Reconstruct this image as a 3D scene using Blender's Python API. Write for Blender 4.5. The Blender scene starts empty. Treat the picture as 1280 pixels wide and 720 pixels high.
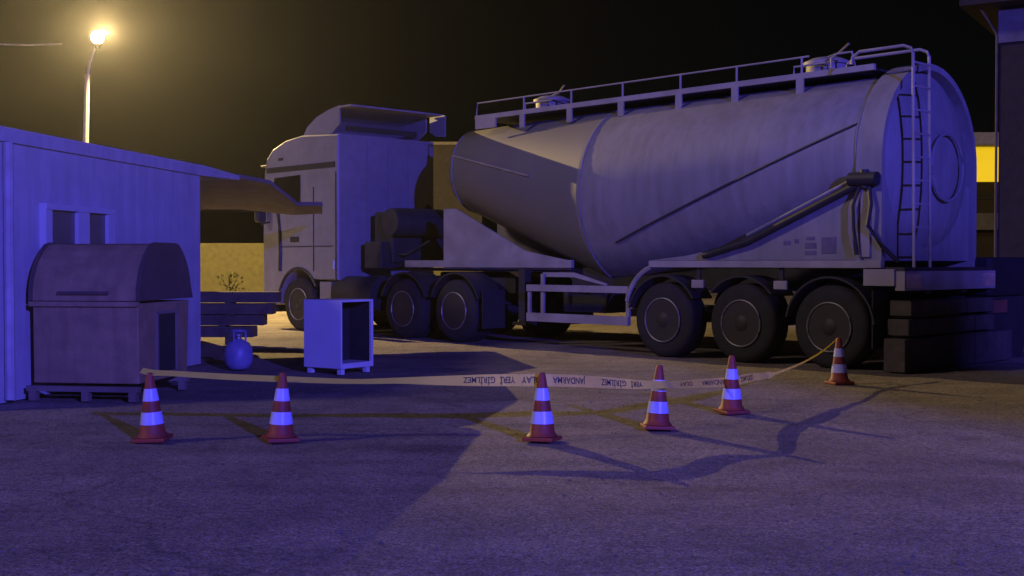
import bpy, bmesh, math, random
from mathutils import Vector, Matrix, noise
random.seed(7)
PI = math.pi
SC = bpy.context.scene
COL = SC.collection

# ------------------------------------------------------------------ camera, sky, sun, exposure
F, H, HOR = 1500.0, 1.30, 329.0           # focal length and horizon in pixels of a 1280 x 720 picture
cam = bpy.data.objects.new('camera', bpy.data.cameras.new('camera'))
COL.objects.link(cam)
cam.location = (0, 0, H)
cam.data.sensor_width = 36
cam.data.lens = F / 1280 * 36
cam.data.clip_end = 2000
cam.rotation_euler = (PI / 2 - math.atan((360 - HOR) / F), 0, 0)
SC.camera = cam

SUN_EL, SUN_AZ = math.radians(33), math.radians(249)      # low, from the left and slightly in front of the camera
SUN_DIR = Vector((math.sin(SUN_AZ) * math.cos(SUN_EL), math.cos(SUN_AZ) * math.cos(SUN_EL), math.sin(SUN_EL)))
W = bpy.data.worlds.new('World'); SC.world = W; W.use_nodes = True
nt = W.node_tree
sky = nt.nodes.new('ShaderNodeTexSky'); sky.sky_type = 'NISHITA'; sky.sun_disc = False
sky.sun_elevation = SUN_EL; sky.sun_rotation = SUN_AZ
nt.links.new(sky.outputs[0], nt.nodes['Background'].inputs[0])
nt.nodes['Background'].inputs[1].default_value = 0.0004
sun = bpy.data.objects.new('sun', bpy.data.lights.new('sun', 'SUN'))
COL.objects.link(sun)
sun.data.energy = .82; sun.data.color = (1.0, 0.78, 0.80); sun.data.angle = math.radians(7)
sun.rotation_euler = SUN_DIR.to_track_quat('Z', 'Y').to_euler()
SC.view_settings.view_transform = 'Standard'; SC.view_settings.look = 'None'
SC.cycles.use_denoising = True
SC.view_settings.exposure = -0.45; SC.view_settings.gamma = 1

# ------------------------------------------------------------------ materials
def mat(name, col, rough=.7, metal=0, var=.25, scale=6, dirt=None, dirt_amt=.5, dirt_scale=1.5, bump=0, bump_scale=60,
        emit=None, emit_s=0, alpha=1, spec=.5, streak=False):
    m = bpy.data.materials.new(name); m.use_nodes = True
    n, l = m.node_tree.nodes, m.node_tree.links
    b = n['Principled BSDF']
    tc = n.new('ShaderNodeTexCoord')
    ns = n.new('ShaderNodeTexNoise'); ns.inputs['Scale'].default_value = scale; ns.inputs['Detail'].default_value = 6
    l.new(tc.outputs['Object'], ns.inputs['Vector'])
    mr = n.new('ShaderNodeMapRange'); mr.inputs[1].default_value = .25; mr.inputs[2].default_value = .75
    mr.inputs[3].default_value = 1 - var; mr.inputs[4].default_value = 1 + var
    l.new(ns.outputs['Fac'], mr.inputs[0])
    mx = n.new('ShaderNodeVectorMath'); mx.operation = 'SCALE'
    mx.inputs[0].default_value = col
    l.new(mr.outputs[0], mx.inputs['Scale'])
    out = mx.outputs[0]
    if dirt:
        n2 = n.new('ShaderNodeTexNoise'); n2.inputs['Scale'].default_value = dirt_scale; n2.inputs['Detail'].default_value = 8
        n2.inputs['Roughness'].default_value = .65
        if streak:
            mp = n.new('ShaderNodeMapping'); mp.inputs['Scale'].default_value = (5, 5, .45)
            l.new(tc.outputs['Object'], mp.inputs[0]); l.new(mp.outputs[0], n2.inputs['Vector'])
        else:
            l.new(tc.outputs['Object'], n2.inputs['Vector'])
        r2 = n.new('ShaderNodeMapRange'); r2.inputs[1].default_value = .42; r2.inputs[2].default_value = .68
        r2.inputs[3].default_value = 0; r2.inputs[4].default_value = dirt_amt
        l.new(n2.outputs['Fac'], r2.inputs[0])
        mm = n.new('ShaderNodeMix'); mm.data_type = 'RGBA'
        l.new(r2.outputs[0], mm.inputs[0]); l.new(out, mm.inputs[6]); mm.inputs[7].default_value = (*dirt, 1)
        out = mm.outputs[2]
    l.new(out, b.inputs['Base Color'])
    b.inputs['Roughness'].default_value = rough; b.inputs['Metallic'].default_value = metal
    b.inputs['Specular IOR Level'].default_value = spec
    if alpha < 1: b.inputs['Alpha'].default_value = alpha
    if bump:
        n3 = n.new('ShaderNodeTexNoise'); n3.inputs['Scale'].default_value = bump_scale; n3.inputs['Detail'].default_value = 5
        l.new(tc.outputs['Object'], n3.inputs['Vector'])
        bp = n.new('ShaderNodeBump'); bp.inputs['Strength'].default_value = bump; bp.inputs['Distance'].default_value = .02
        l.new(n3.outputs['Fac'], bp.inputs['Height']); l.new(bp.outputs[0], b.inputs['Normal'])
    if emit:
        b.inputs['Emission Color'].default_value = (*emit, 1); b.inputs['Emission Strength'].default_value = emit_s
    return m

M = dict(
    tank=mat('tank_paint', (.26, .25, .245), .55, var=.12, scale=2, dirt=(.15, .135, .125), dirt_amt=.55, dirt_scale=1.1, streak=True, bump=.22, bump_scale=2.2),
    cone_dark=mat('darker_front_cone', (.17, .165, .17), .6, var=.12, scale=2, dirt=(.13, .115, .1), dirt_amt=.5, dirt_scale=1, bump=.06),  # front cone in a darker tone than the tank
    frame=mat('pale_frame_paint', (.36, .335, .315), .6, dirt=(.16, .13, .11), dirt_amt=.6, dirt_scale=3),
    cab=mat('cab_paint', (.30, .295, .30), .4, var=.08, dirt=(.2, .185, .175), dirt_amt=.5, dirt_scale=1.3),
    chassis=mat('chassis_black', (.028, .026, .026), .7, dirt=(.05, .042, .035), dirt_amt=.5, dirt_scale=4),
    rubber=mat('rubber', (.022, .02, .02), .85, dirt=(.035, .03, .025), dirt_amt=.5, dirt_scale=5),
    rim=mat('rim_steel', (.045, .04, .036), .6, metal=.2, dirt=(.04, .03, .025), dirt_amt=.6, dirt_scale=6),
    hose=mat('black_hose', (.02, .02, .022), .6),
    trim=mat('black_trim', (.03, .03, .03), .55),
    glass=mat('dark_glass', (.012, .013, .012), .06, var=0, alpha=.85),
    steel=mat('grey_steel', (.3, .29, .28), .45, metal=.5, dirt=(.15, .12, .1), dirt_amt=.5),
    plaster=mat('wall_plaster', (.50, .50, .52), .9, var=.12, scale=3, dirt=(.33, .32, .33), dirt_amt=.5, dirt_scale=1.4, streak=True, bump=.3, bump_scale=40),
    roof=mat('roof_board', (.45, .44, .45), .8, dirt=(.3, .28, .27), dirt_amt=.4),
    pane=mat('window_pane', (.13, .12, .11), .25, var=.1),
    winframe=mat('window_frame_white', (.55, .55, .58), .5, var=.05),
    rust=mat('brown_container_paint', (.33, .23, .12), .75, dirt=(.21, .14, .075), dirt_amt=.5, dirt_scale=2, streak=True, bump=.25),
    rustdark=mat('dark_container_paint', (.1, .07, .06), .8, dirt=(.03, .02, .02), dirt_amt=.6),
    rail=mat('pale_rust_rail', (.24, .19, .15), .7, dirt=(.1, .07, .05), dirt_amt=.6),
    cone=mat('cone_orange', (.31, .045, .022), .6, dirt=(.13, .045, .035), dirt_amt=.7, dirt_scale=9),
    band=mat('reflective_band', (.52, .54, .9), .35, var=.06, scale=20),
    tape=mat('yellow_tape', (.88, .82, .2), .5, var=.12, scale=4),
    ink=mat('tape_ink', (.04, .03, .04), .6),
    wood=mat('grey_timber', (.12, .095, .065), .85, dirt=(.05, .043, .036), dirt_amt=.6, dirt_scale=4, bump=.3),
    white=mat('appliance_white', (.72, .72, .74), .4, var=.06, dirt=(.45, .4, .36), dirt_amt=.35, dirt_scale=3),
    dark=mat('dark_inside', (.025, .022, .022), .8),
    block=mat('concrete_block', (.085, .072, .055), .9, var=.3, dirt=(.045, .038, .03), dirt_amt=.6, dirt_scale=4, bump=.5, bump_scale=30),
    ochre=mat('ochre_wall', (.13, .115, .045), .9, dirt=(.13, .11, .06), dirt_amt=.5, dirt_scale=1, bump=.3),
    brick=mat('brown_wall', (.04, .028, .012), .9, dirt=(.03, .021, .01), dirt_amt=.5, dirt_scale=1.5, bump=.4, bump_scale=25),
    palew=mat('pale_band', (.14, .13, .12), .8),
    pole=mat('pole_paint', (.5, .42, .34), .6, dirt=(.3, .24, .2), dirt_amt=.4),
    lamp=mat('lamp_glow', (1, .8, .5), .5, var=0, emit=(1, .72, .3), emit_s=60),
    lit=mat('glowing_wall', (.8, .6, .05), .5, var=.04, emit=(1, .66, .018), emit_s=1.0),  # lamplight on the far wall given as emission
    awn=mat('awning_sheet', (.22, .19, .2), .8, dirt=(.13, .11, .11), dirt_amt=.5),
    olivewall=mat('olive_wall', (.09, .075, .025), .9, dirt=(.06, .05, .02), dirt_amt=.5, dirt_scale=1, bump=.3),
    olive=mat('far_roof', (.3, .27, .1), .8),
    gas=mat('cylinder_paint', (.22, .22, .4), .45, dirt=(.3, .3, .32), dirt_amt=.4, dirt_scale=8),
    red=mat('red_board', (.22, .075, .05), .7, dirt=(.1, .05, .04), dirt_amt=.5),
    black=mat('black_sheet', (.014, .014, .016), .7),
    amber=mat('amber_lens', (.6, .42, .3), .3),
    blued=mat('blue_decal', (.16, .13, .2), .5),
    leaf=mat('leaf', (.10, .10, .03), .7),
    stone=mat('gravel_stone', (.13, .118, .108), .9, var=.5, scale=3),
    bluelens=mat('blue_lens', (.02, .03, .5), .3, emit=(.03, .03, 1), emit_s=2),
)

def ground_mat():
    m = bpy.data.materials.new('yard_ground'); m.use_nodes = True
    n, l = m.node_tree.nodes, m.node_tree.links
    b = n['Principled BSDF']; tc = n.new('ShaderNodeTexCoord')
    def nz(s, d=8, r=.6):
        t = n.new('ShaderNodeTexNoise'); t.inputs['Scale'].default_value = s; t.inputs['Detail'].default_value = d
        t.inputs['Roughness'].default_value = r; l.new(tc.outputs['Object'], t.inputs['Vector']); return t
    big, mid, fine, grit = nz(.35), nz(1.7, 8, .7), nz(18, 4, .7), nz(70, 3, .7)
    r1 = n.new('ShaderNodeValToRGB'); r1.color_ramp.elements[0].position = .35; r1.color_ramp.elements[1].position = .68
    r1.color_ramp.elements[0].color = (.20, .168, .135, 1); r1.color_ramp.elements[1].color = (.30, .255, .2, 1)
    l.new(mid.outputs['Fac'], r1.inputs[0])
    r2 = n.new('ShaderNodeMapRange'); r2.inputs[1].default_value = .35; r2.inputs[2].default_value = .65; r2.inputs[3].default_value = .8; r2.inputs[4].default_value = 1.2
    l.new(big.outputs['Fac'], r2.inputs[0])
    r3 = n.new('ShaderNodeMapRange'); r3.inputs[1].default_value = .3; r3.inputs[2].default_value = .7; r3.inputs[3].default_value = .3; r3.inputs[4].default_value = 1.7
    l.new(grit.outputs['Fac'], r3.inputs[0])
    agg = nz(26, 2, .8); ra = n.new('ShaderNodeMapRange'); ra.inputs[1].default_value = .32; ra.inputs[2].default_value = .68; ra.inputs[3].default_value = .72; ra.inputs[4].default_value = 1.28
    l.new(agg.outputs['Fac'], ra.inputs[0])
    m0 = n.new('ShaderNodeMath'); m0.operation = 'MULTIPLY'; l.new(r2.outputs[0], m0.inputs[0]); l.new(ra.outputs[0], m0.inputs[1])
    mu = n.new('ShaderNodeMath'); mu.operation = 'MULTIPLY'; l.new(m0.outputs[0], mu.inputs[0]); l.new(r3.outputs[0], mu.inputs[1])
    sc = n.new('ShaderNodeVectorMath'); sc.operation = 'SCALE'; l.new(r1.outputs[0], sc.inputs[0]); l.new(mu.outputs[0], sc.inputs['Scale'])
    # dark wandering cracks
    dn = nz(.9, 4); vm = n.new('ShaderNodeVectorMath'); vm.operation = 'ADD'
    l.new(tc.outputs['Object'], vm.inputs[0])
    ds = n.new('ShaderNodeVectorMath'); ds.operation = 'SCALE'; ds.inputs['Scale'].default_value = 1.6
    l.new(dn.outputs['Color'], ds.inputs[0]); l.new(ds.outputs[0], vm.inputs[1])
    vo = n.new('ShaderNodeTexVoronoi'); vo.feature = 'DISTANCE_TO_EDGE'; vo.inputs['Scale'].default_value = .17
    l.new(vm.outputs[0], vo.inputs['Vector'])
    cr = n.new('ShaderNodeMapRange'); cr.inputs[1].default_value = .001; cr.inputs[2].default_value = .006; cr.inputs[3].default_value = .72; cr.inputs[4].default_value = 1
    l.new(vo.outputs['Distance'], cr.inputs[0])
    s2 = n.new('ShaderNodeVectorMath'); s2.operation = 'SCALE'; l.new(sc.outputs[0], s2.inputs[0]); l.new(cr.outputs[0], s2.inputs['Scale'])
    st = nz(.8, 5, .55); sr = n.new('ShaderNodeMapRange'); sr.inputs[1].default_value = .60; sr.inputs[2].default_value = .70; sr.inputs[3].default_value = 1; sr.inputs[4].default_value = .62
    l.new(st.outputs['Fac'], sr.inputs[0])
    s3 = n.new('ShaderNodeVectorMath'); s3.operation = 'SCALE'; l.new(s2.outputs[0], s3.inputs[0]); l.new(sr.outputs[0], s3.inputs['Scale'])
    mp = n.new('ShaderNodeMapping'); mp.inputs['Rotation'].default_value = (0, 0, .62); mp.inputs['Scale'].default_value = (.12, 2.4, 1)
    l.new(tc.outputs['Object'], mp.inputs[0])
    ty = nz(1.0, 4, .5); l.new(mp.outputs[0], ty.inputs['Vector'])
    tr_ = n.new('ShaderNodeMapRange'); tr_.inputs[1].default_value = .5; tr_.inputs[2].default_value = .66; tr_.inputs[3].default_value = 1.03; tr_.inputs[4].default_value = .86
    l.new(ty.outputs['Fac'], tr_.inputs[0])
    s4 = n.new('ShaderNodeVectorMath'); s4.operation = 'SCALE'; l.new(s3.outputs[0], s4.inputs[0]); l.new(tr_.outputs[0], s4.inputs['Scale'])
    l.new(s4.outputs[0], b.inputs['Base Color']); b.inputs['Roughness'].default_value = .9
    b.inputs['Specular IOR Level'].default_value = .25
    ad = n.new('ShaderNodeMath'); ad.operation = 'MULTIPLY_ADD'; ad.inputs[1].default_value = .5
    l.new(grit.outputs['Fac'], ad.inputs[0]); l.new(fine.outputs['Fac'], ad.inputs[2])
    bp = n.new('ShaderNodeBump'); bp.inputs['Strength'].default_value = .8; bp.inputs['Distance'].default_value = .03
    l.new(ad.outputs[0], bp.inputs['Height']); l.new(bp.outputs[0], b.inputs['Normal'])
    return m
M['ground'] = ground_mat()
tn = M['tape'].node_tree                                    # thin plastic film lets light through
tl = tn.nodes.new('ShaderNodeBsdfTranslucent'); tl.inputs[0].default_value = (.8, .7, .1, 1)
tm = tn.nodes.new('ShaderNodeMixShader'); tm.inputs[0].default_value = .45
tn.links.new(tn.nodes['Principled BSDF'].outputs[0], tm.inputs[1]); tn.links.new(tl.outputs[0], tm.inputs[2])
tn.links.new(tm.outputs[0], tn.nodes['Material Output'].inputs['Surface'])

# ------------------------------------------------------------------ mesh helpers
class MB:
    def __init__(s): s.bm = bmesh.new()
    def box(s, c, d, rz=0, bev=0):
        r = bmesh.ops.create_cube(s.bm, size=1)
        vs = r['verts']
        bmesh.ops.transform(s.bm, verts=vs, matrix=Matrix.Translation(c) @ Matrix.Rotation(rz, 4, 'Z') @ Matrix.Diagonal((*d, 1)))
        if bev:
            es = list({e for v in vs for e in v.link_edges})
            bmesh.ops.bevel(s.bm, geom=es, offset=bev, segments=2, affect='EDGES', profile=.5)
        return s
    def tube(s, pts, r, n=8, closed=False):
        pts = [Vector(p) for p in pts]; rings = []
        for i, p in enumerate(pts):
            a = pts[i - 1] if i else (pts[-1] if closed else p)
            b = pts[i + 1] if i + 1 < len(pts) else (pts[0] if closed else p)
            t = (b - a).normalized()
            up = Vector((0, 0, 1)) if abs(t.z) < .95 else Vector((0, 1, 0))
            x = t.cross(up).normalized(); y = x.cross(t)
            rr = r[i] if isinstance(r, (list, tuple)) else r
            rings.append([s.bm.verts.new(p + x * rr * math.cos(2 * PI * k / n) + y * rr * math.sin(2 * PI * k / n)) for k in range(n)])
        m = len(rings)
        for i in range(m if closed else m - 1):
            A, B = rings[i], rings[(i + 1) % m]
            for k in range(n): s.bm.faces.new((A[k], A[(k + 1) % n], B[(k + 1) % n], B[k]))
        if not closed:
            s.bm.faces.new(rings[0][::-1]); s.bm.faces.new(rings[-1])
        return s
    def loft(s, rings, cap0=True, cap1=True, closed=True):
        R = [[s.bm.verts.new(p) for p in r] for r in rings]
        n = len(R[0])
        for A, B in zip(R, R[1:]):
            for k in range(n if closed else n - 1): s.bm.faces.new((A[k], A[(k + 1) % n], B[(k + 1) % n], B[k]))
        if cap0: s.bm.faces.new(R[0][::-1])
        if cap1: s.bm.faces.new(R[-1])
        return s
    def prism(s, poly, plane, a, b):
        """poly in 2-D, extruded from a to b along the axis left out of plane ('xz' -> along y, 'yz' -> along x, 'xy' -> z)"""
        f = {'xz': lambda p, t: (p[0], t, p[1]), 'yz': lambda p, t: (t, p[0], p[1]), 'xy': lambda p, t: (p[0], p[1], t)}[plane]
        return s.loft([[f(p, a) for p in poly], [f(p, b) for p in poly]])
    def lathe(s, prof, c, axis='z', n=24, caps=True):
        rings = []
        for r, t in prof:
            ring = []
            for k in range(n):
                a = 2 * PI * k / n; x, y = r * math.cos(a), r * math.sin(a)
                ring.append({'z': (c[0] + x, c[1] + y, c[2] + t), 'y': (c[0] + x, c[1] + t, c[2] + y), 'x': (c[0] + t, c[1] + x, c[2] + y)}[axis])
            rings.append(ring)
        return s.loft(rings, caps, caps)
    def done(s, name, m, parent=None, smooth=False, bev=0, loc=None):
        bmesh.ops.recalc_face_normals(s.bm, faces=s.bm.faces[:])
        if bev:
            es = [e for e in s.bm.edges if len(e.link_faces) == 2 and e.calc_face_angle(0) > .6]
            bmesh.ops.bevel(s.bm, geom=es, offset=bev, segments=2, affect='EDGES', profile=.5)
        me = bpy.data.meshes.new(name); s.bm.to_mesh(me); s.bm.free()
        me.materials.append(M[m] if isinstance(m, str) else m)
        if smooth:
            for p in me.polygons: p.use_smooth = True
            try: me.set_sharp_from_angle(angle=math.radians(38))
            except Exception: pass
        o = bpy.data.objects.new(name, me); COL.objects.link(o)
        if parent: o.parent = parent
        if loc: o.location = loc
        return o

def tag(o, label=None, cat=None, group=None, kind=None):
    if label: o['label'] = label
    if cat: o['category'] = cat
    if group: o['group'] = group
    if kind: o['kind'] = kind
    return o
def empty(name, loc, rz=0, **k):
    o = bpy.data.objects.new(name, None); COL.objects.link(o)
    o.location = loc; o.rotation_euler = (0, 0, rz); o.empty_display_size = .2
    return tag(o, **k)
def dup(o, parent=None, loc=None, rz=None, first=True):
    c = o.copy(); COL.objects.link(c)
    if parent: c.parent = parent
    if loc is not None: c.location = loc
    if rz is not None: c.rotation_euler = (0, 0, rz)
    for ch in list(o.children): dup(ch, c, first=False)
    return c
def W3(px, py, Y):                       # a measured pixel at a known distance -> a point of the place
    return Vector(((px - 640) / F * Y, Y, H + (HOR - py) / F * Y))
def arc(c, r, a0, a1, n):
    return [(c[0] + r * math.cos(math.radians(a0 + (a1 - a0) * i / n)), c[1] + r * math.sin(math.radians(a0 + (a1 - a0) * i / n))) for i in range(n + 1)]

# ------------------------------------------------------------------ ground
def ramp(lo, d0, d1, hi, step):
    out = [lo, lo * .5 + d0 * .5, d0 - 30, d0 - 12, d0 - 4]
    x = d0
    while x < d1: out.append(x); x += step
    return out + [d1, d1 + 4, d1 + 12, d1 + 30, d1 * .5 + hi * .5, hi]
xs = ramp(-400, -7, 8, 400, .09); ys = ramp(-60, 3, 22, 700, .1)
vs, fs = [], []
for j, y in enumerate(ys):
    for i, x in enumerate(xs):
        z = 0
        if -8 < x < 9 and 2 < y < 23:
            z = .012 * noise.noise(Vector((x * .9, y * .9, 0))) + .007 * noise.noise(Vector((x * 4, y * 4, 3))) - .012
        vs.append((x, y, z))
nx = len(xs)
for j in range(len(ys) - 1):
    for i in range(nx - 1):
        a = j * nx + i; fs.append((a, a + 1, a + nx + 1, a + nx))
me = bpy.data.meshes.new('ground'); me.from_pydata(vs, [], fs); me.materials.append(M['ground'])
for p in me.polygons: p.use_smooth = True
g = bpy.data.objects.new('ground', me); COL.objects.link(g)
tag(g, 'rough cracked grey yard surface with patches of lamplight', kind='structure')

# ------------------------------------------------------------------ left building
A0, D0 = Vector((-4.74, 11.1, 0)), Vector((.159, .987, 0)).normalized()     # along the wall that faces the yard
bl = empty('low_building', A0, math.atan2(D0.y, D0.x), label='low flat roofed building with pale plaster wall lit blue, left of the truck', cat='building')
# local x runs along the wall away from the camera, local y to the left (into the building)
LW = 4.47
MB().box((LW / 2 - .3, 2.0, 1.215), (LW + .6, 4.0, 2.43)).done('wall', 'plaster', bl)
MB().prism([(-.75, 2.43), (LW + .02, 2.43), (LW + 1.25, 2.46), (LW + 1.25, 2.52), (LW + .1, 2.565), (-.75, 2.565)], 'xz', -.035, 4.2).done('roof', 'plaster', bl)
MB().prism([(LW + .05, .2), (LW + 5.6, 2.75), (LW + 5.6, 4.0), (LW + .05, 4.0)], 'xy', 0, 2.4).done('hidden_shade_block', 'plaster', bl)  # unseen block added to keep lamplight off the middle of the yard
MB().tube([(.06, -.06, .03), (.06, -.06, 2.42)], .045).done('downpipe', 'roof', bl)
def wall_x(px): # local x on the wall of a pixel column
    k = (px - 640) / F
    t = (k * A0.y - A0.x) / (D0.x - k * D0.y); return t
xa, xb = wall_x(50), wall_x(137)
win = MB()
win.box(((xa + xb) / 2, -.03, 1.86), (xb - xa, .1, .06))
win.box(((xa + xb) / 2, -.03, 1.2), (xb - xa, .1, .06))
xm0, xm1 = wall_x(91), wall_x(105)
win.box(((xm0 + xm1) / 2, -.03, 1.53), (xm1 - xm0, .08, .6))
win.box(((xb + wall_x(129)) / 2, -.03, 1.53), (xb - wall_x(129), .08, .6))
win.box(((xa + wall_x(58)) / 2, -.03, 1.53), (wall_x(58) - xa, .08, .6))
wo = win.done('window', 'winframe', bl)
MB().box(((wall_x(58) + xm0) / 2, -.012, 1.53), (xm0 - wall_x(58), .03, .6)).done('pane', 'pane', wo)
MB().box(((xm1 + wall_x(129)) / 2, -.012, 1.53), (wall_x(129) - xm1, .03, .6)).done('pane', 'pane', wo)

# ------------------------------------------------------------------ brown container with barrel lid before the wall
wc = empty('waste_container', (-4.56, 11.42, 0), math.atan2(D0.y, D0.x) - PI / 2 + .02,
           label='big brown metal waste container with a domed lid, standing against the blue wall', cat='waste container')
CW, CD = 1.06, 1.12       # width, depth; local x to the right, local y away
MB().prism([(.0, .16), (CD, .16), (CD + .05, .92), (-.01, .92)], 'yz', 0, CW).done('body', 'rust', wc, bev=.012)
MB().box((CW / 2, -.03, .915), (CW + .03, .05, .045)).done('rim', 'rust', wc)
lidp = [(-.03, .945)] + [(CD * .5 + CD * .53 * math.cos(math.radians(a)), .95 + .54 * min(1, 1.12 * math.sin(math.radians(a))) ) for a in range(170, 5, -10)] + [(CD + .07, .945)]
lid = MB().prism(lidp, 'yz', .012, CW - .012).done('lid', 'rust', wc)
MB().prism([(p[0] * 1.012 - .006, p[1] + (.012 if p[1] > .95 else 0)) for p in lidp], 'yz', CW - .01, CW + .03).done('lid_rim', 'rustdark', lid)
MB().prism([(p[0] * 1.012 - .006, p[1] + (.012 if p[1] > .95 else 0)) for p in lidp], 'yz', -.03, .01).done('lid_rim', 'rustdark', lid)
MB().box((CW * .5, -.05, 1.02), (.5, .03, .03)).done('handle', 'rustdark', lid)
fr = MB()
for a in (.38, .82): fr.box((CW + .012, a, .52), (.022, .03, .6))
fr.box((CW + .012, .6, .82), (.022, .47, .03)); fr.box((CW + .012, .6, .22), (.022, .47, .03))
fl = fr.done('side_flap', 'rail', wc)
MB().box((CW + .004, .6, .52), (.012, .41, .57)).done('flap_panel', 'dark', fl)
MB().box((CW / 2, -.05, .115), (CW + .06, .07, .05)).done('base_rail', 'rail', wc)
MB().box((CW / 2, CD - .05, .115), (CW + .06, .07, .05)).done('base_rail', 'rail', wc)
for x in (.03, CW / 2 + .03, CW - .03):
    MB().box((x, -.05, .045), (.07, .07, .09)).done('foot', 'rail', wc)
    MB().box((x, CD - .05, .045), (.07, .07, .09)).done('foot', 'rail', wc)

# ------------------------------------------------------------------ wheels
def make_wheel(parent, x, y, side, r=.52, w=.36, dual=False):
    """tyre as the part; rim and hub as sub-parts. side = +1: the outer face looks to +y"""
    t = MB().lathe([(r * .56, -w / 2), (r * .8, -w / 2 - .012), (r * .94, -w / 2 + .01), (r, -w / 2 + .05), (r, -w * .16), (r - .012, -w * .15), (r - .012, -w * .11), (r, -w * .1),
                    (r, w * .1), (r - .012, w * .11), (r - .012, w * .15), (r, w * .16), (r, w / 2 - .05), (r * .94, w / 2 - .01), (r * .8, w / 2 + .012), (r * .56, w / 2)],
                   (0, 0, 0), 'y', 40, caps=True).done('wheel', 'rubber', parent, smooth=True)
    t.location = (x, y, r - .01)
    f = side
    deep = .17 if dual else .06
    rim = MB().lathe([(r * .6, f * (w / 2 + .013)), (r * .57, f * (w / 2 + .022)), (r * .54, f * (w / 2 + .008)), (r * .5, f * (w / 2 + .008 - deep * .6)), (r * .44, f * (w / 2 + .01 - deep)), (r * .3, f * (w / 2 + .03 - deep)), (r * .28, f * (w / 2 + .02 - deep))],
                     (0, 0, 0), 'y', 32, caps=True)
    for k in range(10):
        a = 2 * PI * k / 10
        rim.tube([(r * .37 * math.cos(a), f * (w / 2 - deep), r * .37 * math.sin(a)), (r * .37 * math.cos(a), f * (w / 2 + .045 - deep), r * .37 * math.sin(a))], .016, 6)
    rim.done('rim', 'rim', t, smooth=True)
    MB().tube([(r * .585 * math.cos(2 * PI * k / 28), f * (w / 2 + .02), r * .585 * math.sin(2 * PI * k / 28)) for k in range(28)], .011, 6, closed=True).done('rim_lip', 'steel', t, smooth=True)
    hubl = .12 if dual else .075
    MB().lathe([(r * .27, f * (w / 2 - deep)), (r * .26, f * (w / 2 + hubl * .6 - deep)), (r * .2, f * (w / 2 + hubl - deep)), (r * .05, f * (w / 2 + hubl + .012 - deep))], (0, 0, 0), 'y', 20).done('hub', 'chassis' if dual else 'rim', t, smooth=True)
    return t

# ------------------------------------------------------------------ tank trailer (local x forward, local y to the near side)
TH = math.radians(134)
C3 = Vector((2.967, 17.534, 0)); DF = Vector((math.cos(TH), math.sin(TH), 0))
tr = empty('tank_trailer', C3, TH, label='long pale bulk tank trailer with three axles and a roof walkway', cat='tank trailer')
sect = [(-3.22, 1.16, 3.66, 1.62), (-3.0, 1.225, 3.70, 1.6), (-1.5, 1.235, 3.70, 1.32), (.2, 1.245, 3.70, 1.06), (1.45, 1.25, 3.69, .96), (1.62, 1.245, 3.69, .96),
        (2.6, 1.06, 3.68, 1.28), (3.9, .83, 3.66, 1.76), (5.15, .6, 3.63, 2.2), (5.33, .52, 3.53, 2.31), (5.44, .4, 3.3, 2.52), (5.48, .15, 3.05, 2.78)]
def ell(u, w, T, B, n=48, grow=0):
    c, a = (T + B) / 2, (T - B) / 2
    return [(u, (w + grow) * math.cos(2 * PI * k / n), c + (a + grow) * math.sin(2 * PI * k / n)) for k in range(n)]
tank = MB().loft([ell(*s_) for s_ in sect[:6]]).done('tank', 'tank', tr, smooth=True)
MB().loft([ell(*s_) for s_ in sect[5:]], cap0=False).done('front_cone', 'cone_dark', tr, smooth=True)
def lerp_sect(u):
    for a, b in zip(sect, sect[1:]):
        if a[0] <= u <= b[0]:
            t = (u - a[0]) / (b[0] - a[0]); return [a[i] + (b[i] - a[i]) * t for i in range(1, 4)]
def surf(u, z, off=.012):
    w, T, B = lerp_sect(u); c, a = (T + B) / 2, (T - B) / 2
    q = max(-.999, min(.999, (z - c) / a)); return (u, w * math.sqrt(1 - q * q) + off, z)
MB().tube([surf(1.0 - 4.19 * i / 14, 1.6 + 1.47 * i / 14, .004) for i in range(15)], .018, 6).done('weld_seam', 'trim', tank)
MB().tube([surf(5.2 - 2.35 * i / 10, 3.17 - .50 * i / 10, .008) for i in range(11)], .018, 6).done('weld_seam', 'frame', tank)
for u in (1.55, -2.98, 5.15):
    w, T, B = lerp_sect(u)
    r_ = MB(); r_.tube(ell(u, w + .004, T + .004, B - .004), .014, 6, closed=True); r_.done('weld_ring', 'tank', tank)
# rear arch, dished end, lower panel
outer = [(1.25, 1.32)] + arc((0, 2.55), 1.25, 0, 180, 28) + [(-1.25, 1.32)]
inner = [(1.17, 1.32)] + arc((0, 2.55), 1.17, 0, 180, 28) + [(-1.17, 1.32)]
b_ = MB()
ro = [[b_.bm.verts.new((u, p[0], p[1])) for p in q] for u, q in ((-3.0, outer), (-3.34, outer), (-3.34, inner), (-3.0, inner))]
for A, B in zip(ro, ro[1:] + ro[:1]):
    for k in range(len(A) - 1): b_.bm.faces.new((A[k], A[k + 1], B[k + 1], B[k]))
b_.done('rear_shell', 'tank', tr, smooth=True)
dz = [(1.165, 0), (1.05, -.08), (.85, -.16), (.55, -.22), (.2, -.25)]
MB().lathe([(r, t) for r, t in dz], (-3.2, 0, 2.55), 'x', 40).done('rear_dish', 'tank', tr, smooth=True)
MB().box((-3.26, 0, 1.82), (.03, 2.32, .98)).done('rear_panel', 'tank', tr)
MB().tube([(-3.49, p[0], p[1]) for p in arc((-.1, 2.5), .42, 0, 345, 20)], .02, 6).done('manhole_ring', 'tank', tr)
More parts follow.
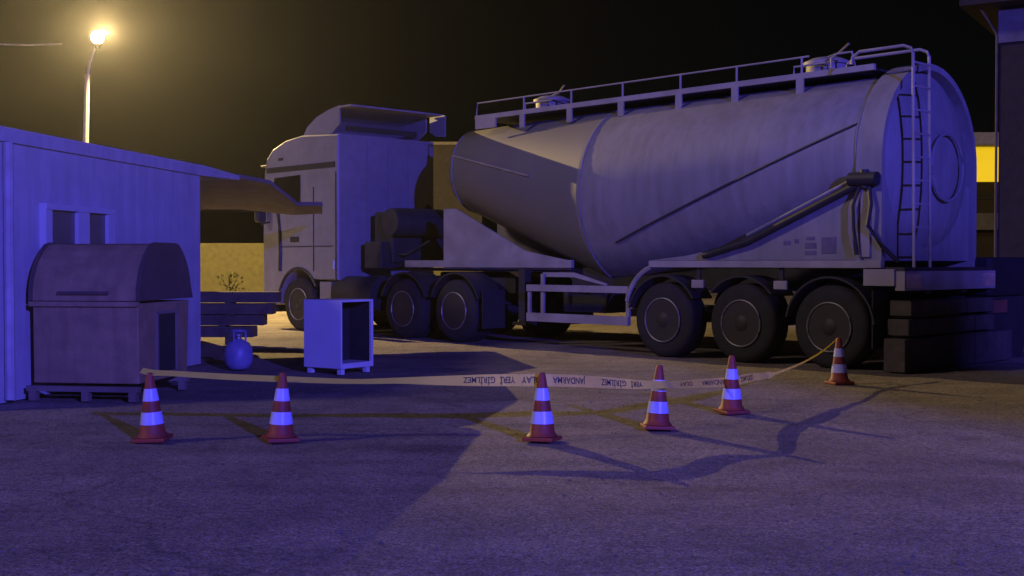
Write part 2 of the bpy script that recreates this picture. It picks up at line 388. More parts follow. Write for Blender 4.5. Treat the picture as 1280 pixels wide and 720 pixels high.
# skirt plate and beam on both sides
for s in (1, -1):
    MB().prism([(.22, 1.34), (-3.02, 1.34), (-3.02, 2.3), (-1.47, 1.58), (-.4, 1.4)], 'xz', s * 1.19, s * 1.22).done('skirt_plate', 'tank', tr)
    MB().box((-1.56, s * 1.21, 1.29), (3.55, .09, .09)).done('skirt_beam', 'frame', tr)
    MB().tube([(.215, s * 1.21, 1.29)] + [(p[0], s * 1.21, p[1]) for p in arc((.0, .62), .66, 70, 12, 8)], .035, 6).done('fender_edge', 'frame', tr)
pp = [(-.75, 1.27, 1.40), (-1.47, 1.28, 1.58), (-2.3, 1.28, 1.93), (-3.1, 1.28, 2.27)]
MB().tube(pp, .05, 10).done('pipe', 'hose', tr, smooth=True)
MB().tube([(p[0] + .02, p[1] + .0, p[2] + .085) for p in pp[1:]], .022, 8).done('pipe', 'tank', tr, smooth=True)
v_ = MB(); v_.tube([(-2.95, 1.3, 2.31), (-3.32, 1.32, 2.3)], .085, 12); v_.tube([(-3.14, 1.3, 2.2), (-3.14, 1.3, 2.42)], .05, 10)
v_.done('valve', 'hose', tr, smooth=True)
for q in ([(-3.1, 1.3, 2.25), (-3.0, 1.33, 2.0), (-3.02, 1.34, 1.7), (-3.06, 1.32, 1.4)], [(-3.2, 1.3, 2.25), (-3.25, 1.34, 2.0), (-3.22, 1.36, 1.75), (-3.38, 1.3, 1.5), (-3.5, 1.15, 1.32)]):
    MB().tube(q, .028, 8).done('hose', 'hose', tr, smooth=True)
pb = MB(); pb.box((-3.14, 1.26, 1.8), (.12, .04, .85)); pb.done('hose_board', 'frame', tr)
# badge with a dark square and small marks
MB().box((-2.62, 1.224, 1.52), (.2, .006, .2)).done('badge', 'blued', tr)
for x, z, w, h in ((-2.36, 1.52, .16, .07), (-2.36, 1.61, .12, .04), (-2.36, 1.43, .16, .05), (-2.16, 1.58, .06, .05), (-2.02, 1.56, .1, .05)):
    MB().box((x, 1.224, z), (w, .006, h)).done('badge_mark', 'blued', tr)
# chassis
for s in (1, -1):
    MB().box((-.6, s * .48, 1.08), (5.9, .12, .3)).done('chassis_rail', 'chassis', tr)
    MB().prism([(2.3, 1.2), (5.3, 1.2), (5.3, 2.24), (5.0, 2.24), (3.3, 1.5), (2.3, 1.34)], 'xz', s * .62, s * .66).done('neck_plate', 'frame', tr)
    MB().box((4.25, s * .69, 1.29), (4.1, .06, .12)).done('neck_flange', 'frame', tr)
MB().box((4.3, 0, 1.19), (4.0, 1.2, .05)).done('neck_floor', 'chassis', tr)
MB().box((-3.35, 0, 1.22), (.5, 2.36, .06)).done('rear_deck', 'chassis', tr)
MB().box((-3.56, 0, 1.09), (.12, 2.42, .23)).done('rear_bumper', 'frame', tr)
for s in (1, -1):
    MB().box((-3.628, s * 1.0, 1.09), (.02, .34, .17)).done('tail_light', 'amber', tr)
    MB().box((-3.3, s * 1.21, 1.13), (.4, .06, .2)).done('side_plate', 'frame', tr)
for u in (0, -1.31, -2.62):
    MB().tube([(u, -1.0, .51), (u, 1.0, .51)], .07, 10).done('axle', 'chassis', tr)
    for s in (1, -1):
        make_wheel(tr, u, s * 1.02, s)
        a0, a1 = (15, 150) if u == 0 else ((40, 140) if u > -2 else (10, 175))
        o_, i_ = arc((u, .51), .63, a0, a1, 16), arc((u, .51), .605, a0, a1, 16)
        b_ = MB()
        for A, B in zip(zip(o_, i_), zip(o_[1:], i_[1:])):
            pr_ = [A[0], B[0], B[1], A[1]]
            b_.prism(pr_, 'xz', s * .8, s * 1.235)
        b_.done('mudguard', 'chassis' if u != -2.62 else 'trim', tr)
        MB().box((u, s * .78, .8), (.14, .1, .4)).done('suspension', 'chassis', tr)
for u in (-.66, -1.97):
    for s in (1, -1):
        MB().box((u + .05, s * 1.215, 1.02), (.2, .03, .11), bev=.008).done('side_marker', 'frame', tr)
        MB().box((u + .05, s * 1.19, 1.16), (.06, .03, .22)).done('bracket', 'chassis', tr)
for s in (1, -1):
    MB().box((-3.2, s * .98, .62), (.02, .44, .7)).done('mud_flap', 'rubber', tr)
# side guards
for s in (1, -1):
    sg = MB()
    sg.box((1.66, s * 1.2, .92), (2.06, .04, .1)); sg.box((1.66, s * 1.2, .47), (2.06, .04, .13))
    sg.done('side_guard', 'frame', tr)
    for u, z0, z1 in ((.655, .41, .97), (2.66, .41, .97), (2.37, .41, 1.14)):
        MB().box((u, s * 1.175, (z0 + z1) / 2), (.06 if u < 2.5 else .05, .04, z1 - z0)).done('guard_post', 'frame', tr)
    MB().prism([(2.40, 1.09), (2.40, 1.16), (1.75, 1.16), (1.1, 1.0), (1.1, .97), (1.75, 1.09)], 'xz', s * 1.12, s * 1.15).done('brace', 'frame', tr)
    MB().box((3.2, s * .75, .78), (.14, .14, .85)).done('landing_leg', 'chassis', tr)
    MB().box((3.2, s * .75, .33), (.3, .26, .05)).done('landing_foot', 'chassis', tr)
MB().tube([(1.6, 0, .98), (1.6, 0, .72), (1.4, 0, .6), (-1.0, .3, .62)], .09, 10).done('discharge_pipe', 'steel', tr, smooth=True)
MB().box((1.9, .5, .72), (.9, .5, .35), bev=.02).done('tool_box', 'chassis', tr)
# walkway with low rail, hatches, ladder
WV = .6
def u_of(px, v=WV):
    k = (px - 640) / F; n = Vector((-math.sin(TH), math.cos(TH), 0)) * v
    P = C3 + n; return (k * P.y - P.x) / (DF.x - k * DF.y)
U0, U1 = u_of(595), u_of(1092)
MB().box(((U0 + U1) / 2, WV, 3.755), (U0 - U1, .05, .075)).done('walkway_edge', 'frame', tr)
MB().box(((U0 + U1) / 2, -WV, 3.755), (U0 - U1, .05, .075)).done('walkway_edge', 'frame', tr)
MB().box(((U0 + U1) / 2, 0, 3.73), (U0 - U1, 1.14, .03)).done('walkway_deck', 'chassis', tr)
posts = [u_of(p) for p in (597, 655, 714, 778, 850, 920, 1001)]
for s in (1, -1):
    MB().tube([(U0 - .02, s * WV, 3.79), (U0 - .04, s * WV, 4.0)] + [(u, s * WV, 4.0) for u in posts[1:]] + [(u_of(1010), s * WV, 4.0)], .013, 6).done('hand_rail', 'frame', tr)
    for u in posts[1:]:
        MB().tube([(u, s * WV, 3.79), (u, s * WV, 4.0)], .016, 6).done('rail_post', 'frame', tr)
        MB().box((u, s * (WV + .04), 3.61), (.11, .025, .22)).done('walkway_leg', 'frame', tr)
MB().box((U0 - .28, WV + .03, 3.64), (.5, .03, .16)).done('end_plate', 'frame', tr)
for px in (690, 1032):
    u = u_of(px, .1)
    h_ = MB(); h_.lathe([(.27, 0), (.27, .2), (.31, .2), (.31, .24), (.2, .29), (.05, .3)], (u, .1, 3.74), 'z', 20)
    h_ = h_.done('hatch', 'frame', tr, smooth=True)
    MB().tube([(u + .25, .1, 4.0), (u - .2, .15, 4.07), (u - .42, .25, 4.16)], .017, 6).done('hatch_lever', 'steel', h_)
    MB().tube([(u - .3, .42, 3.79), (u - .3, .42, 3.92), (u + .3, .42, 3.92), (u + .3, .42, 3.79)], .014, 6).done('hatch_guard', 'frame', h_)
for v in (.55, .95):
    MB().tube([(-2.45 if v < .9 else -2.75, v, 3.76), (-2.47 if v < .9 else -2.77, v, 3.84), (-2.56 if v < .9 else -2.86, v, 3.9), (-3.45, v, 3.9), (-3.54, v, 3.86), (-3.57, v, 3.8), (-3.6, v, 1.25)], .02, 8).done('ladder_rail', 'frame', tr, smooth=True)
for k in range(9):
    MB().tube([(-3.585, .55, 1.45 + .28 * k), (-3.585, .95, 1.45 + .28 * k)], .014, 6).done('rung', 'frame', tr)
MB().tube([(-2.2, .5, 3.78), (-2.2, .5, 3.95), (-2.28, .5, 4.0), (-2.5, .5, 4.0), (-2.55, .5, 3.78)], .016, 6).done('grab_rail', 'frame', tr)

# ------------------------------------------------------------------ tractor unit (local x = u - 7.7)
UB = 7.7
ta = empty('truck_tractor', C3 + DF * UB, TH, label='white high roofed truck tractor with black side stripe, coupled to the tank trailer', cat='truck')
HW = 1.17
side = [(.0, .98), (.0, 3.70), (1.2, 3.76), (1.75, 3.70), (2.2, 3.56), (2.42, 3.38), (2.50, 3.12), (2.545, 2.4), (2.56, 1.7), (2.55, .48), (2.02, .48)] + arc((1.3, .51), .67, 0, 135, 10) + [(.62, .98)]
def inset(p, k):                          # narrower outline towards the sides, for rounded edges
    cx, cz = 1.28, 2.2
    return [(cx + (x - cx) * k, cz + (z - cz) * (1 - (1 - k) * .8)) for x, z in p]
cb = MB()
cb.loft([[(x, y, z) for x, z in inset(side, k)] for y, k in ((-HW, .975), (-HW + .02, .992), (-HW + .07, 1), (HW - .07, 1), (HW - .02, .992), (HW, .975))])
cab = cb.done('cab', 'cab', ta, smooth=True)
for s in (1, -1):
    y = s * (HW + .008)
    MB().box((1.24, y, 3.14), (2.3, .02, .1)).done('side_stripe', 'trim', cab)
    w_ = MB().prism([(1.22, 2.42), (2.05, 2.34), (2.28, 2.45), (2.1, 2.98), (1.22, 3.0)], 'xz', s * (HW + .001), s * (HW + .016)).done('side_window', 'glass', cab)
    MB().box((.95, y, 2.345), (.62, .02, .17)).done('belt_trim', 'trim', cab)
    MB().tube([(2.12, y, 2.4), (1.98, y, 2.25), (1.92, y, 1.9), (1.9, y, 1.5), (1.92, y, 1.15)], .04, 6).done('door_seam', 'trim', cab)
    MB().box((1.42, y, 1.76), (.28, .02, .1)).done('door_handle', 'trim', cab)
    MB().box((1.05, y, 1.62), (1.75, .012, .014)).done('panel_seam', 'trim', cab)
    MB().box((.78, y, 1.95), (.014, .012, 1.6)).done('door_seam', 'trim', cab)
    MB().box((1.9, y, 3.34), (.16, .012, .05)).done('vent', 'trim', cab)
    MB().tube([(p[0], s * (HW + .004), p[1]) for p in arc((1.3, .51), .69, 8, 150, 14)], .03, 6).done('arch_lip', 'trim', cab)
    MB().box((.06, y, 2.0), (.018, .012, 2.0)).done('rear_seam', 'trim', cab)
    MB().box((.12, y, 1.27), (.05, .02, .16)).done('side_reflector', 'band', cab)
    m_ = MB().box((2.38, s * (HW + .17), 2.42), (.16, .2, .62), bev=.04).done('mirror', 'trim', ta)
    MB().tube([(2.3, s * HW, 2.75), (2.38, s * (HW + .15), 2.78)], .02, 6).done('mirror_arm', 'trim', m_)
    MB().tube([(2.3, s * HW, 2.12), (2.38, s * (HW + .15), 2.08)], .02, 6).done('mirror_arm', 'trim', m_)
    MB().box((2.57, s * .95, 1.72), (.05, .32, .12)).done('corner_lamp', 'band', ta)
    MB().box((2.57, s * .9, .86), (.05, .4, .2)).done('headlight', 'band', ta)
    MB().box((.42, s * 1.12, .72), (.36, .08, .46)).done('step_panel', 'cab', ta)
MB().box((2.5, 0, 2.6), (.1, 2.1, .85), bev=.03).done('windscreen', 'glass', ta)
MB().box((2.6, 0, 3.25), (.3, 2.2, .05), bev=.02).done('sun_visor', 'trim', ta)
for y in (-.9, .9): MB().lathe([(.05, 0), (.05, .06), (.02, .08)], (2.35, y, 3.46), 'z', 10).done('roof_lamp', 'amber', ta)
for y in (-.5, 0, .5): MB().box((-.012, y, 2.45), (.012, .03, 2.3)).done('rear_rib', 'cab', cab)
# roof deflector: open shell
pf = [(1.32, 3.74), (1.15, 3.92), (.85, 4.08), (.45, 4.19), (.1, 4.24)]
d_ = MB()
for s in (1, -1):
    d_.prism([(1.32, 3.72)] + pf[1:] + [(.1, 3.9), (.35, 3.74)], 'xz', s * 1.03, s * 1.06)
for a, b in zip(pf, pf[1:]):
    d_.prism([a, b, (b[0] - .01, b[1] - .03), (a[0] - .02, a[1] - .03)], 'xz', -1.03, 1.03)
d_.done('roof_deflector', 'cab', ta)
MB().prism([(.1, 3.9), (.1, 4.24), (-.35, 4.20), (-.35, 3.78), (-.1, 3.8)], 'xz', -1.17, -1.13).done('side_fin', 'cab', ta)
MB().box((-.1, 0, 4.205), (.42, 2.2, .03)).done('deflector_flap', 'frame', ta)
MB().box((.3, -.1, 3.86), (.05, 1.7, .09)).done('deflector_brace', 'trim', ta)
# behind the cab
MB().box((-.62, -.15, 1.78), (.55, 1.5, .95), bev=.04).done('compressor', 'chassis', ta)
MB().lathe([(.02, -.7), (.24, -.68), (.26, -.5), (.26, .5), (.24, .68), (.02, .7)], (-1.05, .1, 2.05), 'y', 20).done('air_tank', 'chassis', ta, smooth=True)
MB().box((-.55, .55, 1.45), (.5, .5, .5), bev=.03).done('battery_box', 'chassis', ta)
MB().tube([(-.2, -.8, 1.2), (-.2, -.8, 2.3), (-.25, -.85, 2.42)], .08, 12).done('exhaust', 'chassis', ta, smooth=True)
MB().tube([(-.1, .3, 1.9), (-.6, .5, 1.5), (-1.1, .45, 1.45), (-1.6, .3, 1.7)], .02, 6).done('air_line', 'hose', ta)
for s in (1, -1):
    MB().box((-.9, s * .42, .93), (6.2, .1, .26)).done('chassis_rail', 'chassis', ta)
    MB().lathe([(.05, -.62), (.31, -.6), (.32, -.55), (.32, .55), (.31, .6), (.05, .62)], (-.42, s * .9, .74), 'x', 20).done('fuel_tank', 'chassis', ta, smooth=True)
MB().box((-2.5, 0, 1.1), (.9, .9, .1), bev=.03).done('fifth_wheel', 'chassis', ta)
for u in (-1.95, -3.3):
    MB().tube([(u, -.9, .51), (u, .9, .51)], .09, 10).done('axle', 'chassis', ta)
    for s in (1, -1):
        make_wheel(ta, u, s * .95, s, w=.5, dual=True)
        o_, i_ = arc((u, .51), .64, 20, 160, 12), arc((u, .51), .615, 20, 160, 12)
        b_ = MB()
        for A, B in zip(zip(o_, i_), zip(o_[1:], i_[1:])): b_.prism([A[0], B[0], B[1], A[1]], 'xz', s * .68, s * 1.22)
        b_.done('mudguard', 'trim', ta)
for s in (1, -1):
    make_wheel(ta, 1.3, s * 1.0, s, w=.32)
    MB().box((-3.98, s * .95, .55), (.02, .5, .62)).done('mud_flap', 'rubber', ta)
MB().box((2.5, 0, .42), (.12, 2.2, .2), bev=.03).done('bumper_lip', 'trim', ta)

# ------------------------------------------------------------------ street lamp behind the building
LY = 30
LP = W3(128, 50, LY)
PB = W3(107, 180, LY)
sl = empty('street_lamp', (PB.x - .06, LY, 0), label='tall street lamp glowing yellow behind the low building', cat='street lamp')
dx = LP.x - PB.x + .06
MB().tube([(0, 0, 0), (.05, 0, 3.2), (.14, 0, 6.0)], [.1, .085, .06], 10).done('pole', 'pole', sl, smooth=True)
MB().tube([(.14, 0, 5.95), (.2, 0, 6.3), (dx - .1, 0, LP.z - .12)], .035, 8).done('arm', 'pole', sl, smooth=True)
MB().lathe([(.03, -.16), (.1, -.13), (.15, -.06), (.16, .02), (.14, .09), (.09, .14), (.03, .16)], (dx - .08, 0, LP.z + .04), 'z', 20).done('lamp_globe', 'lamp', sl, smooth=True)
MB().lathe([(.04, -.26), (.07, -.2), (.08, -.11)], (dx - .08, 0, LP.z), 'z', 16).done('lamp_collar', 'trim', sl, smooth=True)
pl = bpy.data.objects.new('sodium_light', bpy.data.lights.new('sodium_light', 'POINT')); COL.objects.link(pl)
pl.data.energy = 17000; pl.data.color = (1.0, .70, .28); pl.data.shadow_soft_size = .02
LQ = Vector((LP.x + .1, LP.y - .05, LP.z + .14))
pl.location = LQ
sh = [LQ + (Vector((x, y, 0)) - LQ) * (.8 / 27) - sl.location for x, y in ((-2, 6.7), (-.67, 6.3), (-.4, 5.75), (-.14, 5.42), (.5, 5.28), (1.4, 5.5), (2.6, 5.6), (5, 6.4), (5, 3.5), (0, 1), (-4, 3))]
nsh = Vector((.35, -.9, 0)) * .004
MB().loft([sh, [p + nsh for p in sh]]).done('shadow_plate', 'trim', sl)  # added plate, outlined to cut the lamplight off the near ground
MB().tube([(dx + .05, -.15, LP.z + .02), sum(sh, Vector()) / len(sh)], .005, 5).done('shadow_plate_arm', 'trim', sl)  # carries the added light-blocking plate
wr = MB().tube([W3(79, 56, 30.0), W3(40, 57.5, 30.2), W3(-20, 56, 30.4), W3(-120, 50, 31)], .022, 6).done('overhead_wire', 'pole', None)
tag(wr, 'short lit overhead wire running left beside the street lamp', 'wire')

# ------------------------------------------------------------------ things behind: carport, yard wall, olive building, right buildings
aw = empty('awning', (W3(252, 329, 16.2).x, 16.2, 0), label='dark slanted awning sheet reaching from the building eave across the cab front', cat='awning')
at_ = [W3(222, 219, 16.2), W3(300, 222, 17.2), W3(338, 229, 18.2), W3(372, 256, 19.2), W3(403, 256, 19.9)]
ab_ = [W3(222, 262, 20.6), W3(300, 262, 21.0), W3(330, 265, 21.3), W3(366, 269, 21.5), W3(403, 267, 21.6)]
th_ = Vector((0, .02, .045))
am = MB(); o0 = aw.location
for i in range(4):
    q = [at_[i] - o0, at_[i + 1] - o0, ab_[i + 1] - o0, ab_[i] - o0]
    am.loft([q, [p + th_ for p in q]])
am.done('sheet', 'awn', aw)
MB().tube([p - o0 for p in at_], .02, 6).done('edge_tube', 'awn', aw)
MB().tube([ab_[0] - o0 + Vector((0, 0, .02)), ab_[2] - o0 + Vector((0, 0, .02)), ab_[4] - o0 + Vector((0, 0, .02))], .03, 6).done('support_tube', 'trim', aw)
yw = MB(); yw.box((-6.5, 42.0, 1.0), (11, .3, 2.0))
yw = yw.done('yard_wall', 'ochre', None); tag(yw, 'ochre yard wall lit yellow behind the parked truck', 'wall')
bu = empty('bush', (W3(287, 383, 40.5).x, 40.5, 0), label='small bush growing against the ochre yard wall', cat='bush')
lf = MB()
for i in range(140):
    a, r, z = random.uniform(0, 2 * PI), random.uniform(0, .45), random.uniform(.1, 1.0)
    c = Vector((r * math.cos(a), r * math.sin(a), z)); q = Vector((random.gauss(0, 1), random.gauss(0, 1), random.gauss(0, 1))).normalized() * .09
    p = q.cross(Vector((0, 0, 1))).normalized() * .04
    lf.bm.faces.new([lf.bm.verts.new(v) for v in (c - q, c + p, c + q, c - p)])
lf.done('foliage', 'leaf', bu)
st_ = MB()
for k in range(4): st_.tube([(0, 0, 0), (.12 * math.cos(k * 1.6), .12 * math.sin(k * 1.6), .5), (.3 * math.cos(k * 1.6), .3 * math.sin(k * 1.6), .9)], .015, 5)
st_.done('stem', 'wood', bu)
ob = empty('storage_building', (-4.1, 56, 0), label='dim olive storage building seen in the gap between cab and tank', cat='building')
MB().box((0, 2, 3.4), (5.4, 4, 6.8)).done('wall', 'olivewall', ob)
MB().box((0, 2, 6.87), (5.7, 4.3, .14)).done('roof', 'olive', ob)

yb = empty('far_building', (W3(1190, 329, 36).x, 36, 0), label='far building with a bright yellow wall strip, its lamplight given as glow, under its roof edge', cat='building')
MB().box((1.4, 2, 1.6), (5, 3.9, 3.2)).done('wall', 'brick', yb)
MB().box((1.4, -.02, 4.25), (5, .2, 1.02)).done('glowing_wall', 'lit', yb)  # wall strip that glows in place of lamplight
MB().box((1.4, 1.7, 4.98), (5.2, 4.1, .4)).done('roof', 'olive', yb)
MB().box((1.4, 1.9, 3.46), (5, 3.6, .5)).done('lintel', 'dark', yb)
MB().box((1.4, .0, 2.55), (5, .12, .5)).done('sill_band', 'palew', yb)

rb = empty('brown_building', (W3(1247, 329, 19).x, 19, 0), math.radians(-32), label='tall dark brown building at the right edge with a jutting eave', cat='building')
MB().box((2, 3, 2.38), (4, 6, 4.76)).done('wall', 'brick', rb)
MB().box((2.0, 2.95, 5.03), (4.02, 6.0, .53)).done('pale_band', 'palew', rb)
MB().box((1.75, 2.9, 5.40), (4.5, 6.9, .18)).done('eave', 'brick', rb)
MB().tube([(-.03, -.04, 1.2), (-.03, -.04, 4.0), (-.03, -.05, 4.9), (-.3, -.2, 5.4)], .02, 6).done('drain_pipe', 'wood', rb)

# ------------------------------------------------------------------ stacked beams behind the building corner
names = ['topmost long beam of the grey stack behind the building', 'beam just under the topmost one of the grey stack', 'second lowest beam of the grey stack beside the cab', 'lowest long beam of the grey stack beside the cab']
for k, (z, x0, x1, y) in enumerate(((.76, -5.05, -3.72, 19.2), (.575, -5.0, -3.8, 19.15), (.395, -5.1, -3.95, 19.2), (.21, -5.05, -4.1, 19.15))):
    o = MB().box(((x0 + x1) / 2, y, z), (x1 - x0, .34, .168), rz=.02 * (1, -1, .5, -.7)[k], bev=.008).done('beam', 'wood', None)
    tag(o, names[k], 'beam', 'grey beams stacked behind the building corner')
for k, (x, z) in enumerate(((-4.5, .668), (-4.45, .485), (-4.6, .302), (-4.5, .065))):
    o = MB().box((x, 19.17, z), (.1, .36, .033 if z > .2 else .13)).done('spacer_block', 'wood', None)
    tag(o, ('spacer block right under the topmost beam', 'spacer block under the second beam from the top', 'spacer block resting on the lowest beam', 'spacer block on the ground under the whole beam stack')[k], 'block', 'spacer blocks in the beam stack')

# ------------------------------------------------------------------ gas cylinder
gp = W3(298, 462, 14.7)
gc = empty('gas_cylinder', (gp.x, 14.7, 0), label='small round pale gas cylinder on the ground beside the building corner', cat='gas cylinder')
MB().lathe([(.1, 0), (.13, .02), (.165, .08), (.172, .17), (.165, .25), (.13, .32), (.06, .36), (.045, .37)], (0, 0, 0), 'z', 28).done('body', 'gas', gc, smooth=True)
MB().lathe([(.035, .365), (.035, .4), (.05, .41), (.05, .43), (.02, .45)], (0, 0, 0), 'z', 12).done('valve', 'steel', gc)
cg = MB(); cg.tube([(.085 * math.cos(a * PI / 8), .085 * math.sin(a * PI / 8), .47) for a in range(16)], .014, 6, closed=True)
for a in range(3): cg.tube([(.085 * math.cos(a * 2.1), .085 * math.sin(a * 2.1), .34), (.085 * math.cos(a * 2.1), .085 * math.sin(a * 2.1), .47)], .012, 6)
cg.done('collar', 'gas', gc, smooth=True)

# ------------------------------------------------------------------ discarded white appliance with an open side
ap = W3(426, 468, 13.9)
ax = empty('appliance', (ap.x, 13.9, 0), math.radians(-35), label='discarded white metal appliance shell with its right side open', cat='appliance')
# local -x leads left along the closed face, local +y leads away along the open side
w_, d_, h_ = .60, .56, .80; z0 = .07
MB().box((-w_ / 2, .012, z0 + h_ / 2), (w_, .024, h_), bev=.004).done('front_panel', 'white', ax)
MB().box((-w_ + .012, d_ / 2 + .014, z0 + h_ / 2), (.024, d_ - .03, h_)).done('side_panel', 'white', ax)
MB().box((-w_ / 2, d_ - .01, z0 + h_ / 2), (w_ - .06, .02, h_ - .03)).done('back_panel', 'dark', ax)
MB().box((-w_ / 2, d_ / 2 + .014, z0 + h_ - .012), (w_ - .004, d_ - .03, .024)).done('top_panel', 'white', ax)
MB().box((-w_ / 2, d_ / 2 + .014, z0 + .03), (w_ - .006, d_ - .03, .06)).done('base_panel', 'white', ax)
MB().box((-.014, d_ - .02, z0 + h_ / 2), (.028, .04, h_)).done('corner_post', 'white', ax)
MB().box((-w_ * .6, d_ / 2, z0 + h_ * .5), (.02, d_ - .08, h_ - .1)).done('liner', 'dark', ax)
for x in (-w_ + .06, -.06):
    for y in (.06, d_ - .06): MB().box((x, y, .035), (.06, .06, .07)).done('foot', 'white', ax)

# ------------------------------------------------------------------ concrete blocks behind the trailer, covered pile at the edge
bw = empty('block_wall', C3 - DF * 3.44, TH, label='low wall of stacked rough blocks behind the trailer bumper', cat='wall')
for z, h, segs in ((.2, .41, ((1.15, .25), (.24, -.75), (-.76, -1.85))), (.53, .21, ((1.05, .45), (.44, -.1), (-.11, -.75), (-.76, -1.3))), (.76, .2, ((1.0, .3), (.29, -.5), (-.51, -1.28)))):
    for a, b in segs:
        j = random.uniform(-.02, .02)
        MB().box((j, (a + b) / 2, z), (.28, a - b - .02, h - .012), bev=.014).done('block', 'block', bw)
cpile = empty('covered_crate', C3 - DF * 3.1 + Vector((math.sin(TH), -math.cos(TH), 0)) * 1.42, TH, label='black covered crate with a reddish board at the right frame edge', cat='crate')
MB().box((0, -.5, 1.12), (.9, 1.4, .52), bev=.05).done('cover', 'black', cpile)
MB().box((.0, -.5, .42), (.7, 1.2, .86)).done('body', 'dark', cpile)
MB().box((-.37, -.25, .72), (.05, .4, .17)).done('board', 'red', cpile)

# ------------------------------------------------------------------ traffic cones
def make_cone():
    root = empty('traffic_cone', (0, 0, 0))
    MB().box((0, 0, .015), (.235, .235, .03), bev=.008).done('base', 'cone', root)
    R = lambda z: .098 - (.098 - .024) * (z - .034) / (.5 - .034)
    MB().lathe([(.115, .034), (.102, .05)] + [(R(z), z) for z in (.06, .2, .35, .48)] + [(.02, .497), (.008, .5)], (0, 0, 0), 'z', 28).done('body', 'cone', root, smooth=True)
    for z0, z1 in ((.125, .215), (.295, .385)):
        MB().lathe([(R(z0) + .003, z0), (R(z1) + .003, z1)], (0, 0, 0), 'z', 28, caps=False).done('reflective_band', 'band', root, smooth=True)
    return root
cones = [(190, 551, 'cone beside the brown container, with the tape end on its tip'),
         (350, 551, 'cone in front of the white appliance, second cone from the left'),
         (678, 551, 'cone standing alone in the middle with lettered tape behind its tip'),
         (822, 536, 'cone with the yellow tape wrapped over its upper white band'),
         (915, 516, 'cone just left of the end where the lettered tape rises to the truck'),
         (1050, 480, 'cone standing apart before the rearmost trailer wheel, out of the blue light')]
c0 = make_cone()
for i, (px, py, lb) in enumerate(cones):
    Y = F * H / (py - HOR)
    o = c0 if i == 0 else dup(c0)
    o.location = ((px - 640) / F * Y, Y, .0); o.rotation_euler = (math.radians(random.uniform(-2, 2)), math.radians(random.uniform(-2.5, 2.5)), random.uniform(-.5, .5))
    tag(o, 'orange ' + lb, 'traffic cone', 'traffic cones set out in a row')

# ------------------------------------------------------------------ barrier tape with lettering
wp = [(176, 463, 8.78, 5), (190, 466, 8.79, 5.5), (215, 467, 8.82, 5), (280, 471, 8.9, 6), (350, 474, 8.86, 6), (440, 477, 8.9, 4.5), (500, 476, 8.9, 6), (560, 476, 8.9, 11), (620, 475.5, 8.88, 14.5),
      (678, 475.5, 8.86, 15), (720, 476.5, 8.98, 14.5), (765, 479, 9.2, 13), (800, 481, 9.25, 10), (822, 481, 9.29, 8), (845, 481, 9.42, 8), (880, 479.5, 10.1, 10), (915, 477, 10.55, 11), (938, 472.5, 10.9, 10), (958, 469.5, 11.3, 6), (970, 467, 11.5, 3.5),
      (1005, 453, 12.6, 2.5), (1030, 438, 13.6, 2.5), (1046, 424, 14.25, 2)]
TW = .092
P = [W3(a, b, c) for a, b, c, d in wp]; TI = [math.acos(min(1, d * c / F / TW)) if a < 965 else 0 for a, b, c, d in wp]
TWS = [TW if a < 965 else d * c / F for a, b, c, d in wp]      # the far end is twisted into a thin strand
sm, ti, tw = [], [], []
for i in range(len(P) - 1):
    p0, p1, p2, p3 = P[max(i - 1, 0)], P[i], P[i + 1], P[min(i + 2, len(P) - 1)]
    for k in range(6):
        t = k / 6
        sm.append(.5 * ((2 * p1) + (p2 - p0) * t + (2 * p0 - 5 * p1 + 4 * p2 - p3) * t * t + (3 * p1 - p0 - 3 * p2 + p3) * t ** 3))
        ti.append(TI[i] + (TI[i + 1] - TI[i]) * t); tw.append(TWS[i] + (TWS[i + 1] - TWS[i]) * t)
sm.append(P[-1]); ti.append(TI[-1]); tw.append(TWS[-1])
S = [0]
for a, b in zip(sm, sm[1:]): S.append(S[-1] + (b - a).length)
def at(s):
    s = max(0, min(S[-1] - 1e-4, s))
    for i in range(len(S) - 1):
        if S[i + 1] >= s:
            t = (s - S[i]) / (S[i + 1] - S[i]); a = ti[i] + (ti[i + 1] - ti[i]) * t
            return sm[i].lerp(sm[i + 1], t), Vector((0, math.sin(a), math.cos(a)))
def s_of(px):
    for i in range(len(sm) - 1):
        a, b = 640 + F * sm[i].x / sm[i].y, 640 + F * sm[i + 1].x / sm[i + 1].y
        if a <= px <= b: return S[i] + (S[i + 1] - S[i]) * (px - a) / (b - a)
tb = MB(); rows = []
for p, a, wd in zip(sm, ti, tw):
    up = Vector((0, math.sin(a), math.cos(a))) * wd / 2; nr = Vector((0, -math.cos(a), math.sin(a))) * .0006
    rows.append([p - up + nr, p + up + nr, p + up - nr, p - up - nr])
tb.loft(rows)
tape = tb.done('barrier_tape', 'tape', None, smooth=True)
tag(tape, 'yellow barrier tape with dark lettering strung along the row of cones', 'tape')
def lettering(word, px0, px1):
    cu = bpy.data.curves.new('txt', 'FONT'); cu.body = word; cu.size = 1; cu.offset = .012
    to = bpy.data.objects.new('txt', cu); COL.objects.link(to)
    bpy.context.view_layer.update()
    me = bpy.data.meshes.new_from_object(to.evaluated_get(bpy.context.evaluated_depsgraph_get()))
    bpy.data.objects.remove(to); bpy.data.curves.remove(cu)
    X = [v.co.x for v in me.vertices]; x0, x1 = min(X), max(X)
    s0, s1 = s_of(px0), s_of(px1)
    hgt = .05
    for v in me.vertices:
        s = s1 - (v.co.x - x0) / (x1 - x0) * (s1 - s0)             # the tape hangs upside down
        p, up = at(s)
        v.co = p - up * (v.co.y / .72 - .5) * hgt + Vector((0, -up.z, up.y)) * .003
    me.materials.clear(); me.materials.append(M['ink'])
    o = bpy.data.objects.new('lettering', me); COL.objects.link(o); o.parent = tape
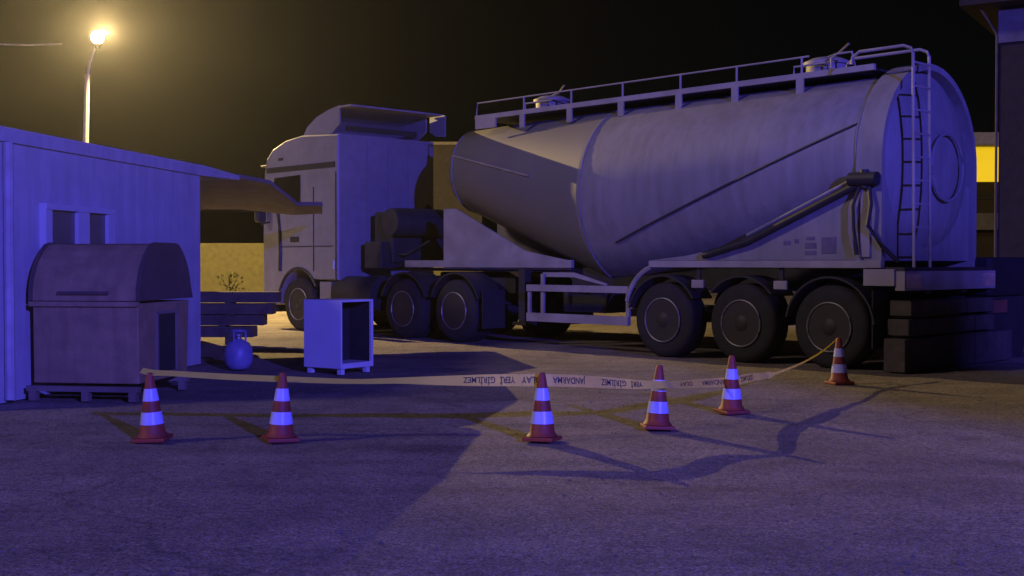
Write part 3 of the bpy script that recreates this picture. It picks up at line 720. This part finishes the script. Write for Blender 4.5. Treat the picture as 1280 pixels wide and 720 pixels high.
for w__, a, b in (('GİRİLMEZ', 579, 619), ('YERİ', 625, 644), ('OLAY', 652, 677), ('JANDARMA', 691, 732), ('GİRİLMEZ', 752, 783), ('YERİ', 789, 803), ('OLAY', 850, 866), ('JANDARMA', 878, 909), ('GİRİLMEZ', 926, 942)):
    lettering(w__, a, b)

# ------------------------------------------------------------------ gravel
gv = MB()
for i in range(900):
    y = 4.8 + 13 * random.random() ** 1.6; x = random.uniform(-.47, .47) * y
    r = random.uniform(.003, .009) * (1.6 if random.random() < .08 else 1)
    q = bmesh.ops.create_icosphere(gv.bm, subdivisions=1, radius=r)['verts']
    bmesh.ops.transform(gv.bm, verts=q, matrix=Matrix.Translation((x, y, r * .3 - .012)) @ Matrix.Rotation(random.random() * 6, 4, 'Z') @ Matrix.Diagonal((random.uniform(.7, 1.5), 1, random.uniform(.5, .8), 1)))
tag(gv.done('gravel', 'stone', None), 'loose small stones scattered over the yard', kind='stuff')

# ------------------------------------------------------------------ emergency beacon standing beside the camera (out of frame)
BP = Vector((10, -14, 7.5))
eb = empty('emergency_beacon', (BP.x, BP.y, 0), label='blue emergency beacon on a tall pole behind the camera', cat='beacon')
MB().tube([(0, 0, 0), (0, 0, 7.25)], .05, 8).done('pole', 'trim', eb)
MB().box((0, -.16, 7.45), (.3, .04, .3)).done('backplate', 'trim', eb)
MB().box((0, -.02, 7.27), (.3, .24, .04)).done('bracket', 'trim', eb)
MB().tube([(-.05, .1, 7.2), (-.39, 1.95, 6.93)], .012, 6).done('arm', 'trim', eb)  # added to carry the light-blocking box
MB().box((-.39, 2.0, 6.97), (.25, .1, .2)).done('shadow_box', 'trim', eb)  # added box, blocks the beacon so the trailer's lower rear stays dark
bb = bpy.data.objects.new('beacon_light', bpy.data.lights.new('beacon_light', 'POINT')); COL.objects.link(bb)
bb.data.energy = 52000; bb.data.color = (.105, .085, 1.0); bb.data.shadow_soft_size = .055
bb.location = BP

# ------------------------------------------------------------------ night haze
hz = bpy.data.materials.new('haze'); hz.use_nodes = True
hn = hz.node_tree; hn.nodes.remove(hn.nodes['Principled BSDF'])
pv = hn.nodes.new('ShaderNodeVolumePrincipled'); pv.inputs['Density'].default_value = .00045; pv.inputs['Color'].default_value = (.9, .9, .9, 1)
pv.inputs['Anisotropy'].default_value = .8
hn.links.new(pv.outputs[0], hn.nodes['Material Output'].inputs['Volume'])
hb = MB().box((0, 320, 4.0), (820, 780, 10)).done('haze', hz, None)
tag(hb, kind='stuff')
